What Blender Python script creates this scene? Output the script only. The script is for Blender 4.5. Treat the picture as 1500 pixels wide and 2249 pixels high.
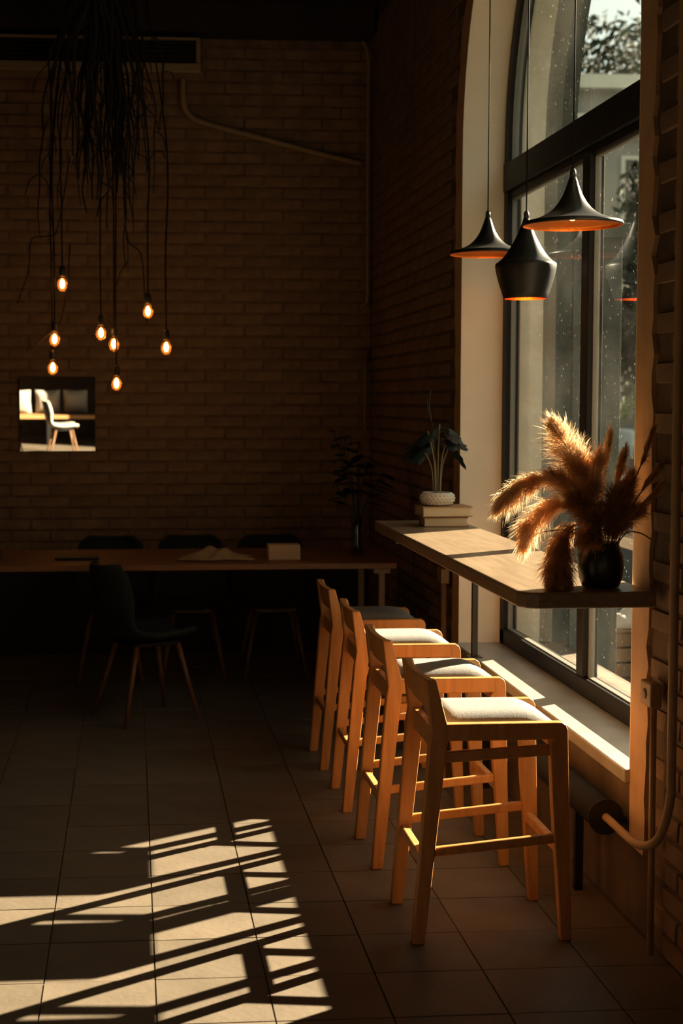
import bpy, math, random
from mathutils import Vector, Matrix
R = math.radians
PI = math.pi
for o in list(bpy.data.objects):
    bpy.data.objects.remove(o)
S = bpy.context.scene
COL = S.collection

# ------------------------------------------------------------------ camera
cam = bpy.data.cameras.new('camera')
cam.sensor_fit = 'HORIZONTAL'; cam.sensor_width = 24.0; cam.lens = 51.84
cam.shift_x = 0.14; cam.shift_y = -0.033
cam.clip_start = 0.05; cam.clip_end = 500
cam.dof.use_dof = True; cam.dof.focus_distance = 5.0; cam.dof.aperture_fstop = 4.0
camo = bpy.data.objects.new('camera', cam); COL.objects.link(camo)
camo.location = (0, 0, 1.62)
camo.rotation_euler = (R(90 - 3.462), 0, R(-4.439))
S.camera = camo
# ------------------------------------------------------------------ world, sun, exposure
w = bpy.data.worlds.new('sky'); S.world = w; w.use_nodes = True
bg = w.node_tree.nodes['Background']
bg.inputs[0].default_value = (0.86, 0.90, 0.80, 1); bg.inputs[1].default_value = 1.5
sun = bpy.data.lights.new('sun', 'SUN'); sun.energy = 46.0; sun.color = (1.0, 0.79, 0.56); sun.angle = R(0.55)
suno = bpy.data.objects.new('sun', sun); COL.objects.link(suno)
SUN = Vector((2.10, 2.10 * 0.645, 1.0)).normalized()          # towards the sun
suno.rotation_euler = SUN.to_track_quat('Z', 'Y').to_euler()
suno.location = (8, 10, 6)
vs = S.view_settings
vs.view_transform = 'Standard'; vs.look = 'None'; vs.gamma = 1.0; vs.exposure = 0.0; vs.use_curve_mapping = False

# ------------------------------------------------------------------ materials
MATS = {}
def mat(name, col, rough=0.6, metal=0.0, var=0.0, scale=8.0, bump=0.0, bscale=None, objvar=0.0, spec=0.5, stretch=None, col2=None, trans=0.0):
    m = bpy.data.materials.new(name); m.use_nodes = True
    nt = m.node_tree; N = nt.nodes; L = nt.links
    b = N['Principled BSDF']
    b.inputs['Roughness'].default_value = rough; b.inputs['Metallic'].default_value = metal
    b.inputs['Specular IOR Level'].default_value = spec
    c = (col[0], col[1], col[2], 1)
    b.inputs['Base Color'].default_value = c
    tc = N.new('ShaderNodeTexCoord'); vec = tc.outputs['Object']
    if stretch:
        mp = N.new('ShaderNodeMapping'); mp.inputs['Scale'].default_value = stretch
        L.new(vec, mp.inputs['Vector']); vec = mp.outputs['Vector']
    out = None
    if var > 0:
        n = N.new('ShaderNodeTexNoise'); n.inputs['Scale'].default_value = scale; n.inputs['Detail'].default_value = 6
        L.new(vec, n.inputs['Vector'])
        rp = N.new('ShaderNodeValToRGB')
        lo = col2 if col2 else tuple(x * (1 - var) for x in col); hi = tuple(min(1, x * (1 + var)) for x in col)
        rp.color_ramp.elements[0].color = (*lo, 1); rp.color_ramp.elements[1].color = (*hi, 1)
        rp.color_ramp.elements[0].position = 0.32; rp.color_ramp.elements[1].position = 0.68
        L.new(n.outputs['Fac'], rp.inputs['Fac']); out = rp.outputs['Color']
    if objvar > 0:
        oi = N.new('ShaderNodeObjectInfo')
        mr = N.new('ShaderNodeMapRange'); mr.inputs['To Min'].default_value = 1 - objvar; mr.inputs['To Max'].default_value = 1 + objvar
        L.new(oi.outputs['Random'], mr.inputs['Value'])
        hs = N.new('ShaderNodeHueSaturation'); hs.inputs['Color'].default_value = c
        L.new(mr.outputs['Result'], hs.inputs['Value'])
        if out: L.new(out, hs.inputs['Color'])
        out = hs.outputs['Color']
    if out: L.new(out, b.inputs['Base Color'])
    if bump > 0:
        n2 = N.new('ShaderNodeTexNoise'); n2.inputs['Scale'].default_value = bscale or scale * 3; n2.inputs['Detail'].default_value = 5
        L.new(vec, n2.inputs['Vector'])
        bp = N.new('ShaderNodeBump'); bp.inputs['Strength'].default_value = bump; bp.inputs['Distance'].default_value = 0.01
        L.new(n2.outputs['Fac'], bp.inputs['Height']); L.new(bp.outputs['Normal'], b.inputs['Normal'])
    if trans > 0:
        tr = N.new('ShaderNodeBsdfTranslucent'); tr.inputs['Color'].default_value = c
        if out: L.new(out, tr.inputs['Color'])
        mx = N.new('ShaderNodeMixShader'); mx.inputs[0].default_value = trans
        L.new(b.outputs[0], mx.inputs[1]); L.new(tr.outputs[0], mx.inputs[2])
        L.new(mx.outputs[0], N['Material Output'].inputs['Surface'])
    MATS[name] = m
    return m
def emat(name, col, strength):
    m = bpy.data.materials.new(name); m.use_nodes = True
    N = m.node_tree.nodes; b = N['Principled BSDF']
    b.inputs['Base Color'].default_value = (*col, 1)
    b.inputs['Emission Color'].default_value = (*col, 1); b.inputs['Emission Strength'].default_value = strength
    MATS[name] = m; return m
def glassmat(name, tint, rough=0.0, ior=1.5, dirt=0.0, dirtcol=(.5, .5, .45)):
    m = bpy.data.materials.new(name); m.use_nodes = True
    nt = m.node_tree; N = nt.nodes; L = nt.links
    for n in list(N):
        if n.type == 'BSDF_PRINCIPLED': N.remove(n)
    t = N.new('ShaderNodeBsdfTransparent'); t.inputs[0].default_value = (*tint, 1)
    g = N.new('ShaderNodeBsdfGlossy'); g.inputs['Roughness'].default_value = rough; g.inputs[0].default_value = (1, 1, 1, 1)
    fr = N.new('ShaderNodeFresnel'); fr.inputs['IOR'].default_value = ior
    mx = N.new('ShaderNodeMixShader')
    ge = N.new('ShaderNodeNewGeometry'); fm = N.new('ShaderNodeMath'); fm.operation = 'SUBTRACT'; fm.use_clamp = True   # reflect at the outer skin only
    L.new(fr.outputs[0], fm.inputs[0]); L.new(ge.outputs['Backfacing'], fm.inputs[1])
    L.new(fm.outputs[0], mx.inputs[0]); L.new(t.outputs[0], mx.inputs[1]); L.new(g.outputs[0], mx.inputs[2])
    last = mx
    if dirt > 0:
        d0 = N.new('ShaderNodeBsdfDiffuse'); d0.inputs[0].default_value = (*dirtcol, 1)
        d1 = N.new('ShaderNodeBsdfTranslucent'); d1.inputs[0].default_value = (*dirtcol, 1)
        d = N.new('ShaderNodeMixShader'); d.inputs[0].default_value = .6; L.new(d0.outputs[0], d.inputs[1]); L.new(d1.outputs[0], d.inputs[2])
        tc = N.new('ShaderNodeTexCoord')
        n1 = N.new('ShaderNodeTexNoise'); n1.inputs['Scale'].default_value = 55; n1.inputs['Detail'].default_value = 3
        n2 = N.new('ShaderNodeTexNoise'); n2.inputs['Scale'].default_value = 2.2; n2.inputs['Detail'].default_value = 5
        L.new(tc.outputs['Object'], n1.inputs['Vector']); L.new(tc.outputs['Object'], n2.inputs['Vector'])
        r1 = N.new('ShaderNodeMapRange'); r1.inputs['From Min'].default_value = 0.69; r1.inputs['From Max'].default_value = 0.76; r1.inputs['To Max'].default_value = dirt * 14
        r2 = N.new('ShaderNodeMapRange'); r2.inputs['From Min'].default_value = 0.42; r2.inputs['From Max'].default_value = 0.75; r2.inputs['To Max'].default_value = dirt
        L.new(n1.outputs['Fac'], r1.inputs['Value']); L.new(n2.outputs['Fac'], r2.inputs['Value'])
        ad = N.new('ShaderNodeMath'); ad.operation = 'ADD'; ad.use_clamp = True
        L.new(r1.outputs[0], ad.inputs[0]); L.new(r2.outputs[0], ad.inputs[1])
        m2 = N.new('ShaderNodeMixShader')
        L.new(ad.outputs[0], m2.inputs[0]); L.new(mx.outputs[0], m2.inputs[1]); L.new(d.outputs[0], m2.inputs[2]); last = m2
    L.new(last.outputs[0], N['Material Output'].inputs['Surface'])
    MATS[name] = m; return m

mat('tile', (.155, .121, .087), .5, var=.14, scale=5, bump=.12, bscale=40, objvar=.10)
mat('grout', (.13, .10, .07), .85)
mat('brick', (.215, .138, .083), .9, var=.22, scale=9, bump=.6, bscale=28, objvar=.09)
mat('mortar', (.165, .104, .062), .95, var=.3, scale=14, bump=.6, bscale=40)
mat('dark_plaster', (.115, .076, .046), .9, var=.35, scale=5, bump=.5, bscale=20)
mat('cream_plaster', (.94, .82, .65), .75, var=.04, scale=4, bump=.12, bscale=18)
mat('band_plaster', (.56, .36, .20), .8, var=.12, scale=7, bump=.3, bscale=24)
mat('out_plaster', (.50, .46, .37), .9, var=.14, scale=6, bump=.5, bscale=30)
mat('out_grey', (.085, .095, .085), .9, var=.2, scale=5, bump=.4, bscale=30)
mat('ceiling', (.025, .02, .016), .9, var=.3, scale=3)
mat('shade_panel', (.012, .011, .010), .8, var=.2, scale=4)  # near-black colour painted in for the shade low on the back wall
mat('room_wall', (.07, .045, .03), .9, var=.25, scale=2)
mat('frame_black', (.007, .006, .005), .5, spec=.25)
mat('gasket', (.20, .19, .165), .45)
mat('sill', (.36, .335, .30), .35, var=.12, scale=9, bump=.1)
mat('counter_wood', (.245, .176, .115), .30, var=.16, scale=3.5, stretch=(14, 1.2, 14), bump=.05)
mat('stool_wood', (.60, .27, .085), .42, var=.16, scale=4, stretch=(10, 10, 1.6), bump=.04)
mat('table_wood', (.22, .085, .03), .45, var=.2, scale=3, stretch=(1.2, 14, 14))
mat('leg_wood', (.15, .07, .028), .5, var=.15, scale=6)
mat('bench_wood', (.36, .18, .07), .5, var=.15, scale=4, stretch=(1, 10, 10))
mat('linen', (.225, .213, .205), .95, var=.05, scale=60, bump=.25, bscale=300)
mat('dark_fabric', (.012, .016, .016), .92, var=.2, scale=40, bump=.2, bscale=200)
mat('pale_fabric', (.34, .31, .27), .9, var=.08, scale=20, bump=.2, bscale=120)
mat('white_shell', (.40, .37, .32), .6)
mat('black_paint', (.012, .011, .010), .36)
mat('lamp_black', (.010, .009, .008), .42, spec=.35)
mat('brass_inner', (.90, .27, .04), .45, metal=1.0, bump=.35, bscale=60)
mat('black_plastic', (.012, .011, .010), .5)
mat('cable', (.006, .005, .005), .7, spec=.1)
mat('root', (.016, .012, .009), .95, var=.3, scale=20, bump=.6, bscale=60)
mat('pipe_cream', (.30, .22, .13), .6, var=.15, scale=12)
mat('pipe_tan', (.42, .27, .14), .55, var=.12, scale=10)
mat('conduit_pale', (.34, .24, .15), .5)
mat('insulation', (.010, .009, .009), .9, bump=.3, bscale=40)
mat('ac_body', (.30, .23, .14), .5)
mat('ac_dark', (.012, .010, .008), .6)
mat('vase_black', (.008, .008, .010), .33, bump=.12, bscale=20)
mat('pampas', (.86, .62, .38), .9, var=.2, scale=30, trans=.55, objvar=.12)
mat('pampas_dark', (.58, .33, .15), .9, var=.25, scale=30, trans=.45, objvar=.12)
mat('dry_stem', (.28, .16, .07), .8)
mat('book_cover', (.40, .22, .10), .7, var=.1, scale=20)
mat('book_cover2', (.30, .15, .07), .7, var=.1, scale=20)
mat('paper', (.72, .58, .40), .85, var=.16, scale=6, stretch=(1, 1, 130))
mat('pot_white', (.62, .56, .47), .6)
mat('soil', (.03, .02, .012), .95)
mat('leaf_dark', (.009, .019, .017), .5, var=.3, scale=12, trans=.15)
mat('leaf_black', (.010, .014, .011), .6, var=.3, scale=12)
mat('stem_pale', (.20, .18, .11), .6)
mat('box_paper', (.55, .36, .22), .8)
mat('cloth_tan', (.36, .22, .11), .9, var=.2, scale=18, bump=.4)
mat('mirror_frame', (.02, .018, .015), .4)
mm = mat('mirror', (.92, .92, .90), .0, metal=1.0)
glassmat('window_glass', (.93, .96, .93), dirt=.016)
glassmat('clear_glass', (.80, .84, .80))
glassmat('bulb_glass', (1.0, .80, .50), rough=.02, dirt=.30, dirtcol=(1.0, .42, .10))
emat('filament', (1.0, .52, .20), 42.0)
emat('lamp_bulb', (1.0, .36, .07), 22.0)
mat('out_sill', (.05, .047, .04), .7, var=.15, spec=.2)
mat('street', (.018, .018, .016), .9, spec=.1, var=.2, scale=.6)
mat('pavement', (.022, .020, .017), .9, spec=.1, var=.15, scale=1.5)
mat('bark', (.05, .035, .025), .95, var=.3, scale=10, bump=.5)
mat('foliage', (.014, .022, .011), .8, var=.5, scale=.8, trans=.15, spec=.15)
mat('foliage_lit', (.10, .12, .022), .8, var=.4, scale=1.2, trans=.3)  # brighter copy of the foliage, sunlit tone put into its colour
mat('facade', (.20, .19, .16), .9, var=.1, scale=.5)
mat('facade_trim', (.42, .40, .33), .9)
mat('pane_dark', (.03, .035, .035), .15)
mat('car_white', (.34, .36, .36), .3)
mat('car_glass', (.03, .035, .04), .1)
mat('tyre', (.012, .012, .012), .8)
mat('tail_red', (.35, .02, .01), .3)
mat('crate_wood', (.20, .11, .05), .8, var=.2, scale=5)
mat('white_cloth', (.30, .28, .25), .9)

# ------------------------------------------------------------------ mesh helpers
class MB:
    def __init__(s): s.v = []; s.f = []; s.sm = []
    def add(s, vs, fs, smooth=False):
        k = len(s.v); s.v += [tuple(a) for a in vs]
        for f in fs: s.f.append(tuple(i + k for i in f)); s.sm.append(smooth)
        return s
    def box(s, x0, x1, y0, y1, z0, z1, M=None):
        vs = [Vector((x, y, z)) for z in (z0, z1) for y in (y0, y1) for x in (x0, x1)]
        if M: vs = [M @ v for v in vs]
        return s.add(vs, [(0, 2, 3, 1), (4, 5, 7, 6), (0, 1, 5, 4), (2, 6, 7, 3), (0, 4, 6, 2), (1, 3, 7, 5)])
    def prism(s, poly, a0, a1, axis='y'):
        """poly of (p,q); extruded along axis. axis y: (x,z); x: (y,z); z: (x,y)"""
        def P(p, a): return {'y': (p[0], a, p[1]), 'x': (a, p[0], p[1]), 'z': (p[0], p[1], a)}[axis]
        n = len(poly); vs = [P(p, a0) for p in poly] + [P(p, a1) for p in poly]
        fs = [tuple(range(n))[::-1], tuple(range(n, 2 * n))] + [(i, (i + 1) % n, (i + 1) % n + n, i + n) for i in range(n)]
        return s.add(vs, fs)
    def tube(s, pts, rad, n=8, cap=True, smooth=True):
        pts = [Vector(p) for p in pts]
        if not isinstance(rad, (list, tuple)): rad = [rad] * len(pts)
        vs = []; u = None
        for i, p in enumerate(pts):
            t = (pts[min(i + 1, len(pts) - 1)] - pts[max(i - 1, 0)]).normalized()
            if u is None:
                u = t.orthogonal().normalized()
            else:
                u = (u - t * u.dot(t)).normalized()
            b = t.cross(u)
            for k in range(n):
                a = 2 * PI * k / n
                vs.append(p + (u * math.cos(a) + b * math.sin(a)) * rad[i])
        m = len(pts); fs = []
        for i in range(m - 1):
            for k in range(n):
                fs.append((i * n + k, i * n + (k + 1) % n, (i + 1) * n + (k + 1) % n, (i + 1) * n + k))
        s.add(vs, fs, smooth)
        if cap:
            k0 = len(s.v) - m * n
            s.f.append(tuple(k0 + i for i in range(n))[::-1]); s.sm.append(False)
            s.f.append(tuple(k0 + (m - 1) * n + i for i in range(n))); s.sm.append(False)
        return s
    def lathe(s, prof, n=32, c=(0, 0, 0), closed=False, sx=1.0, sy=1.0):
        vs = []; m = len(prof)
        for r, z in prof:
            for k in range(n):
                a = 2 * PI * k / n
                vs.append((c[0] + sx * r * math.cos(a), c[1] + sy * r * math.sin(a), c[2] + z))
        fs = []
        for i in range(m - 1 if not closed else m):
            j = (i + 1) % m
            for k in range(n):
                fs.append((i * n + k, i * n + (k + 1) % n, j * n + (k + 1) % n, j * n + k))
        s.add(vs, fs, True)
        if not closed:
            k0 = len(s.v) - m * n
            if prof[0][0] > 1e-5: s.f.append(tuple(k0 + i for i in range(n))[::-1]); s.sm.append(False)
            if prof[-1][0] > 1e-5: s.f.append(tuple(k0 + (m - 1) * n + i for i in range(n))); s.sm.append(False)
        return s
    def mesh(s, name, m):
        me = bpy.data.meshes.new(name)
        me.from_pydata(s.v, [], s.f); me.update()
        me.polygons.foreach_set('use_smooth', s.sm)
        if m: me.materials.append(MATS[m])
        return me
    def build(s, name, m, parent=None, bevel=0, loc=None, seg=2, rot=None):
        o = bpy.data.objects.new(name, s.mesh(name, m)); COL.objects.link(o)
        if loc: o.location = loc
        if rot: o.rotation_euler = rot
        if parent: o.parent = parent
        if bevel:
            b = o.modifiers.new('bevel', 'BEVEL'); b.width = bevel; b.segments = seg; b.limit_method = 'ANGLE'; b.angle_limit = R(40)
        return o
def tag(o, label=None, cat=None, group=None, kind=None):
    if label: o['label'] = label
    if cat: o['category'] = cat
    if group: o['group'] = group
    if kind: o['kind'] = kind
    return o
def empty(name, loc=(0, 0, 0), rz=0, label=None, cat=None, group=None, kind=None):
    o = bpy.data.objects.new(name, None); COL.objects.link(o); o.empty_display_size = .1
    o.location = loc; o.rotation_euler = (0, 0, rz)
    return tag(o, label, cat, group, kind)
def copy_tree(o, parent=None):
    c = o.copy(); COL.objects.link(c); c.parent = parent
    for ch in o.children: copy_tree(ch, c)
    return c
def smooth_path(pts, n=6):
    pts = [Vector(p) for p in pts]; out = []
    for i in range(len(pts) - 1):
        p0 = pts[max(i - 1, 0)]; p1 = pts[i]; p2 = pts[i + 1]; p3 = pts[min(i + 2, len(pts) - 1)]
        for k in range(n):
            t = k / n
            out.append(.5 * ((2 * p1) + (p2 - p0) * t + (2 * p0 - 5 * p1 + 4 * p2 - p3) * t * t + (3 * p1 - p0 - 3 * p2 + p3) * t ** 3))
    out.append(pts[-1]); return out

# ------------------------------------------------------------------ room
FZ = -.055; WX = 1.59; WO = 2.13; BY = 9.75; FY = -5.6; LX = -3.6; CZ = 4.15
W1C, W2C, WR, SILL, SPR = 5.795, -1.10, 1.245, 0.44, 2.80
rnd = random.Random(4)

floor = tag(MB().box(LX, WX, FY, BY, FZ - .12, FZ - .004).build('floor', 'grout'), kind='structure')
tm = MB().box(-.1578, .1578, -.1536, .1536, -.010, 0).mesh('tile', 'tile')
TX0, TY0, TDX, TDY = -.2585, 4.186, .3205, .3123
rest = MB()
for i in range(-11, 6):
    for j in range(-32, 19):
        x0 = TX0 + i * TDX; y0 = TY0 + j * TDY
        x1, y1 = min(x0 + TDX, WX), min(y0 + TDY, BY)
        if x0 < LX or y0 < FY or x1 - x0 < .05 or y1 - y0 < .05: continue
        full = x1 - x0 > TDX - .001 and y1 - y0 > TDY - .001
        if -3 <= i and j >= -2:
            if full:
                o = bpy.data.objects.new('tile', tm); COL.objects.link(o); o.location = ((x0 + x1) / 2, (y0 + y1) / 2, FZ + rnd.uniform(-.0008, .0005))
                o.rotation_euler = (rnd.uniform(-.002, .002), rnd.uniform(-.002, .002), 0)
            else:
                o = MB().box(x0 + .0025, x1 - .0025, y0 + .002, y1 - .002, FZ - .010, FZ).build('tile', 'tile')
            o.parent = floor
        else:
            rest.box(x0 + .0025, x1 - .0025, y0 + .002, y1 - .002, FZ - .010, FZ)
rest_o = rest.build('tiles_beyond', 'tile', floor); rest_o['kind'] = 'stuff'

ceil = tag(MB().box(LX, WO, FY, BY, CZ, CZ + .15).build('ceiling', 'ceiling'), kind='structure')
tag(MB().box(LX, WX - .02, BY - .20, BY - .005, 3.965, CZ - .001).build('trim_1', 'ceiling'), kind='structure')   # dark beam under the ceiling
wback = tag(MB().box(LX, WO, BY, BY + .3, FZ - .12, CZ + .15).build('wall_back', 'mortar'), kind='structure')
wleft = tag(MB().box(LX - .3, LX, FY, BY + .3, FZ - .12, CZ + .15).build('wall_left', 'room_wall'), kind='structure')
wfront = tag(MB().box(LX - .3, WO, FY - .3, FY, FZ - .12, CZ + .15).build('wall_front', 'room_wall'), kind='structure')

def arch_pts(c, r=WR, n=28, z=SPR):
    return [(c - r * math.cos(PI * k / n), z + r * math.sin(PI * k / n)) for k in range(n + 1)]
wr = MB()
X0 = WX + .010
def wall_piece(poly): wr.prism(poly, X0, WO, 'x')
for (a, b) in ((FY - .3, W2C - WR), (W2C + WR, W1C - WR), (W1C + WR, BY + .3)):
    wall_piece([(a, FZ - .12), (b, FZ - .12), (b, CZ + .15), (a, CZ + .15)])
for c in (W1C, W2C):
    wall_piece([(c - WR, FZ - .12), (c + WR, FZ - .12), (c + WR, SILL - .03), (c - WR, SILL - .03)])
    ap = arch_pts(c)
    for (p, q) in zip(ap[:-1], ap[1:]):
        wall_piece([p, q, (q[0], CZ + .15), (p[0], CZ + .15)])
wright = tag(wr.build('wall_right', 'dark_plaster'), kind='structure')

# bricks: real, proud of the mortar bed
BL, BH, JN = .245, .064, .011
def brick_mesh(l, d=.009, h=BH, seed=0):
    q = random.Random(seed); j = lambda a: q.uniform(-a, a)
    b = MB(); y0 = -l / 2; y1 = l / 2; z0 = -h / 2; z1 = h / 2; e = .004
    # local x along the course, -y out of the wall
    vs = [(y0 + j(.002), .004, z0 + j(.002)), (y1 + j(.002), .004, z0 + j(.002)), (y1 + j(.002), .004, z1 + j(.002)), (y0 + j(.002), .004, z1 + j(.002)),
          (y0 + e, -d + j(.002), z0 + e), (y1 - e, -d + j(.002), z0 + e), (y1 - e, -d + j(.002), z1 - e), (y0 + e, -d + j(.002), z1 - e)]
    b.add(vs, [(4, 5, 6, 7), (0, 1, 5, 4), (1, 2, 6, 5), (2, 3, 7, 6), (3, 0, 4, 7)])
    return b
BM = [brick_mesh(BL, seed=k).mesh('brick', 'brick') for k in range(5)]
def lay(wall, origin, axis, slots, parts_key, limit=300):
    """slots: list of (a, z, length) along the wall"""
    slots = sorted(slots, key=parts_key)
    st = MB()
    for n, (a, z, l) in enumerate(slots):
        if axis == 'x': loc = Vector((a, BY, z)); rz = 0
        else: loc = Vector((X0, a, z)); rz = -PI / 2
        if n < limit:
            me = BM[rnd.randrange(5)] if abs(l - BL) < .001 else brick_mesh(l, seed=n).mesh('brick', 'brick')
            o = bpy.data.objects.new('brick', me); COL.objects.link(o); o.location = loc; o.rotation_euler = (rnd.uniform(-.03, .03), 0, rz + rnd.uniform(-.008, .008)); o.parent = wall
        else:
            b = brick_mesh(l, seed=n); M = Matrix.Translation(loc) @ Matrix.Rotation(rz, 4, 'Z')
            st.add([M @ Vector(v) for v in b.v], b.f)
    if st.v:
        o = st.build('bricks_beyond', 'brick', wall); o['kind'] = 'stuff'
def courses(a0, a1, z0, z1, keep=lambda a, b, z: True):
    out = []; z = z0 + BH / 2; k = 0
    while z + BH / 2 < z1:
        a = a0 - (BL + JN) / 2 * (k % 2)
        while a < a1:
            s, e = max(a, a0), min(a + BL, a1)
            if e - s > .04 and keep(s, e, z):
                out.append(((s + e) / 2, z, BL if e - s > BL - .0005 else e - s))
            a += BL + JN
        z += BH + JN; k += 1
    return out
sl = courses(LX, WX, FZ, 3.96)
lay(wback, None, 'x', sl, lambda t: (0 if -.80 < t[0] < 1.62 and t[1] > .95 else 1, t[1]))
def off_arch(s, e, z):
    for c in (W1C, W2C):
        rr = WR + .125
        if z < SPR:
            if e > c - rr and s < c + rr: return False
        else:
            for y in (s, e):
                if (y - c) ** 2 + (z - SPR) ** 2 < rr * rr: return False
    return True
sl = [t for t in courses(1.2, BY, FZ, CZ - .02, off_arch)]
lay(wright, None, 'y', sl, lambda t: (0 if (4.0 < t[0] < 4.6 and t[1] < 3.0) else 1 if (t[0] > 7 and .75 < t[1] < 3.0) else 2, t[0]))

tag(MB().box(LX, WX - .012, BY - .024, BY - .0005, FZ, .58).build('shade_panel_back', 'shade_panel', None, .004), kind='structure')  # added panel, its dark colour standing in for the shade under the table
# plaster bands round the arches, ragged at the outer edge
def band(c, name, seed):
    q = random.Random(seed); inner = []; outer = []
    path = [(-WR, SILL - .24 + k * .06) for k in range(44) if SILL - .24 + k * .06 < SPR]
    def add(y, z, ny, nz):
        wd = .142 + q.choice((-.018, -.008, 0, 0, .004, .012)) + .010 * math.sin(z * 2.3 + y)
        inner.append((c + y, z)); outer.append((c + y + ny * wd, z + nz * wd))
    for (y, z) in path: add(y, z, -1, 0)
    for k in range(0, 61):
        a = PI * k / 60; add(-WR * math.cos(a), SPR + WR * math.sin(a), -math.cos(a), math.sin(a))
    for (y, z) in path[::-1]: add(-y, z, 1, 0)
    b = MB(); n = len(inner); vs = []
    for x in (WX - .004, X0 + .004):
        vs += [(x, *p) for p in inner] + [(x, *p) for p in outer]
    fs = []
    for i in range(n - 1):
        fs += [(i, i + 1, n + i + 1, n + i), (2 * n + i, 3 * n + i, 3 * n + i + 1, 2 * n + i + 1), (i, 2 * n + i, 2 * n + i + 1, i + 1), (n + i, n + i + 1, 3 * n + i + 1, 3 * n + i)]
    fs += [(0, n, 3 * n, 2 * n), (n - 1, 3 * n - 1, 4 * n - 1, 2 * n - 1)]
    b.add(vs, fs)
    return tag(b.build(name, 'band_plaster'), kind='structure')
band(W1C, 'trim_2', 3); band(W2C, 'trim_3', 5)

def arch_strip(b, c, r0, r1, x0, x1, zb, n=32):
    """an arched jamb-and-soffit lining between radii r0 (inner) and r1, x0..x1"""
    pin = [(c - r0, zb)] + arch_pts(c, r0, n) + [(c + r0, zb)]
    pout = [(c - r1, zb)] + arch_pts(c, r1, n) + [(c + r1, zb)]
    m = len(pin); vs = []
    for x in (x0, x1): vs += [(x, *p) for p in pin] + [(x, *p) for p in pout]
    fs = []
    for i in range(m - 1):
        fs += [(i, m + i, m + i + 1, i + 1), (2 * m + i, 2 * m + i + 1, 3 * m + i + 1, 3 * m + i), (i, i + 1, 2 * m + i + 1, 2 * m + i), (m + i, 3 * m + i, 3 * m + i + 1, m + i + 1)]
    fs += [(0, 2 * m, 3 * m, m), (m - 1, 2 * m - 1, 4 * m - 1, 3 * m - 1)]
    b.add(vs, fs)
FX0, FX1, GX = 1.788, 1.855, 1.822
def window(name, c):
    w = empty(name, (0, 0, 0), kind='structure')
    b = MB(); arch_strip(b, c, WR - .006, WR, WX - .004, FX0 + .02, SILL); b.build('reveal_lining', 'cream_plaster', w)
    b = MB(); arch_strip(b, c, WR - .014, WR, FX1 - .01, 1.985, SILL); b.build('outer_lining', 'out_plaster', w)
    b = MB(); arch_strip(b, c, WR - .004, WR, 1.985, WO + .01, SILL); b.build('outer_reveal', 'out_grey', w)
    b = MB().box(WX - .022, FX0 + .02, c - WR, c + WR, SILL - .045, SILL); b.build('window_sill', 'sill', w, .006)
    b = MB(); b.prism([(FX1 - .01, SILL - .10), (WO + .05, SILL - .16), (WO + .05, SILL - .13), (FX1 - .01, SILL - .005)], c - WR, c + WR, 'y'); b.build('outer_sill', 'out_sill', w)
    r = WR - .012
    b = MB(); arch_strip(b, c, r - .065, r, FX0, FX1, SILL); b.build('frame', 'frame_black', w)
    b = MB().box(FX0, FX1, c - r, c + r, SILL, .515); b.build('bottom_rail', 'frame_black', w, .006)
    b = MB().box(FX0 - .006, FX1, c - r, c + r, 2.612, 2.745).box(FX0 + .012, FX1 - .01, c - r, c + r, 2.578, 2.612); b.build('transom', 'frame_black', w, .005)
    b = MB().box(FX0, FX1 - .004, c - .090, c, .515, 2.59); b.build('mullion', 'frame_black', w, .006)
    for s in (-1, 1):
        y0, y1 = sorted((c - .045 + s * .045, c + s * (r - .06)))
        z0, z1 = .509, 2.578
        g = MB(); t = .010
        for (a0, a1, q0, q1) in ((y0, y1, z0, z0 + t), (y0, y1, z1 - t, z1), (y0, y0 + t, z0, z1), (y1 - t, y1, z0, z1)):
            g.box(GX - .012, GX + .012, a0, a1, q0, q1)
        g.build('gasket', 'gasket', w)
        MB().box(GX - .004, GX + .004, y0 + .004, y1 - .004, z0 + .004, z1 - .004).build('pane', 'window_glass', w)
    ra = r - .062
    zt = 2.745; a0 = math.asin(min(1, 0)); pts = [(c - ra, zt)] + arch_pts(c, ra, 32) + [(c + ra, zt)]
    MB().prism(pts, GX - .004, GX + .004, 'x').build('pane', 'window_glass', w)
    b = MB(); arch_strip(b, c, ra - .009, ra + .002, GX - .016, GX + .016, zt); b.box(GX - .016, GX + .016, c - ra, c + ra, zt, zt + .009); b.build('gasket', 'gasket', w)
    return w
window('window_1', W1C); window('window_2', W2C)

# ------------------------------------------------------------------ window counter
cb = MB()
CX0, CX1, CY0, CY1, CT = 1.16, 1.566, 4.31, 6.975, 1.045
cb.prism([(CX0, CY0 + .045), (CX0 + .02, CY0 + .012), (CX0 + .055, CY0), (CX1 + .012, CY0), (CX1 + .012, 4.36), (CX1, 4.40), (CX1, CY1), (CX0, CY1)], CT - .05, CT, 'z')
counter = empty('window_counter', (CX1, 5.6, 0), label='long narrow wooden window counter with black steel posts on the sill', cat='counter')
def under(o, root):
    o.parent = root; o.matrix_parent_inverse = Matrix.Translation(root.location).inverted(); return o
under(cb.build('top', 'counter_wood', None, .007, seg=3), counter)
for yy in (6.63,):
    under(MB().box(1.556, 1.582, yy - .014, yy + .014, SILL + .004, CT - .052).box(1.535, 1.60, yy - .035, yy + .035, SILL, SILL + .005).build('post', 'black_paint', None, .002), counter)
under(MB().box(1.20, 1.582, 6.616, 6.644, CT - .078, CT - .0505).build('bracket', 'black_paint'), counter)

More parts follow.
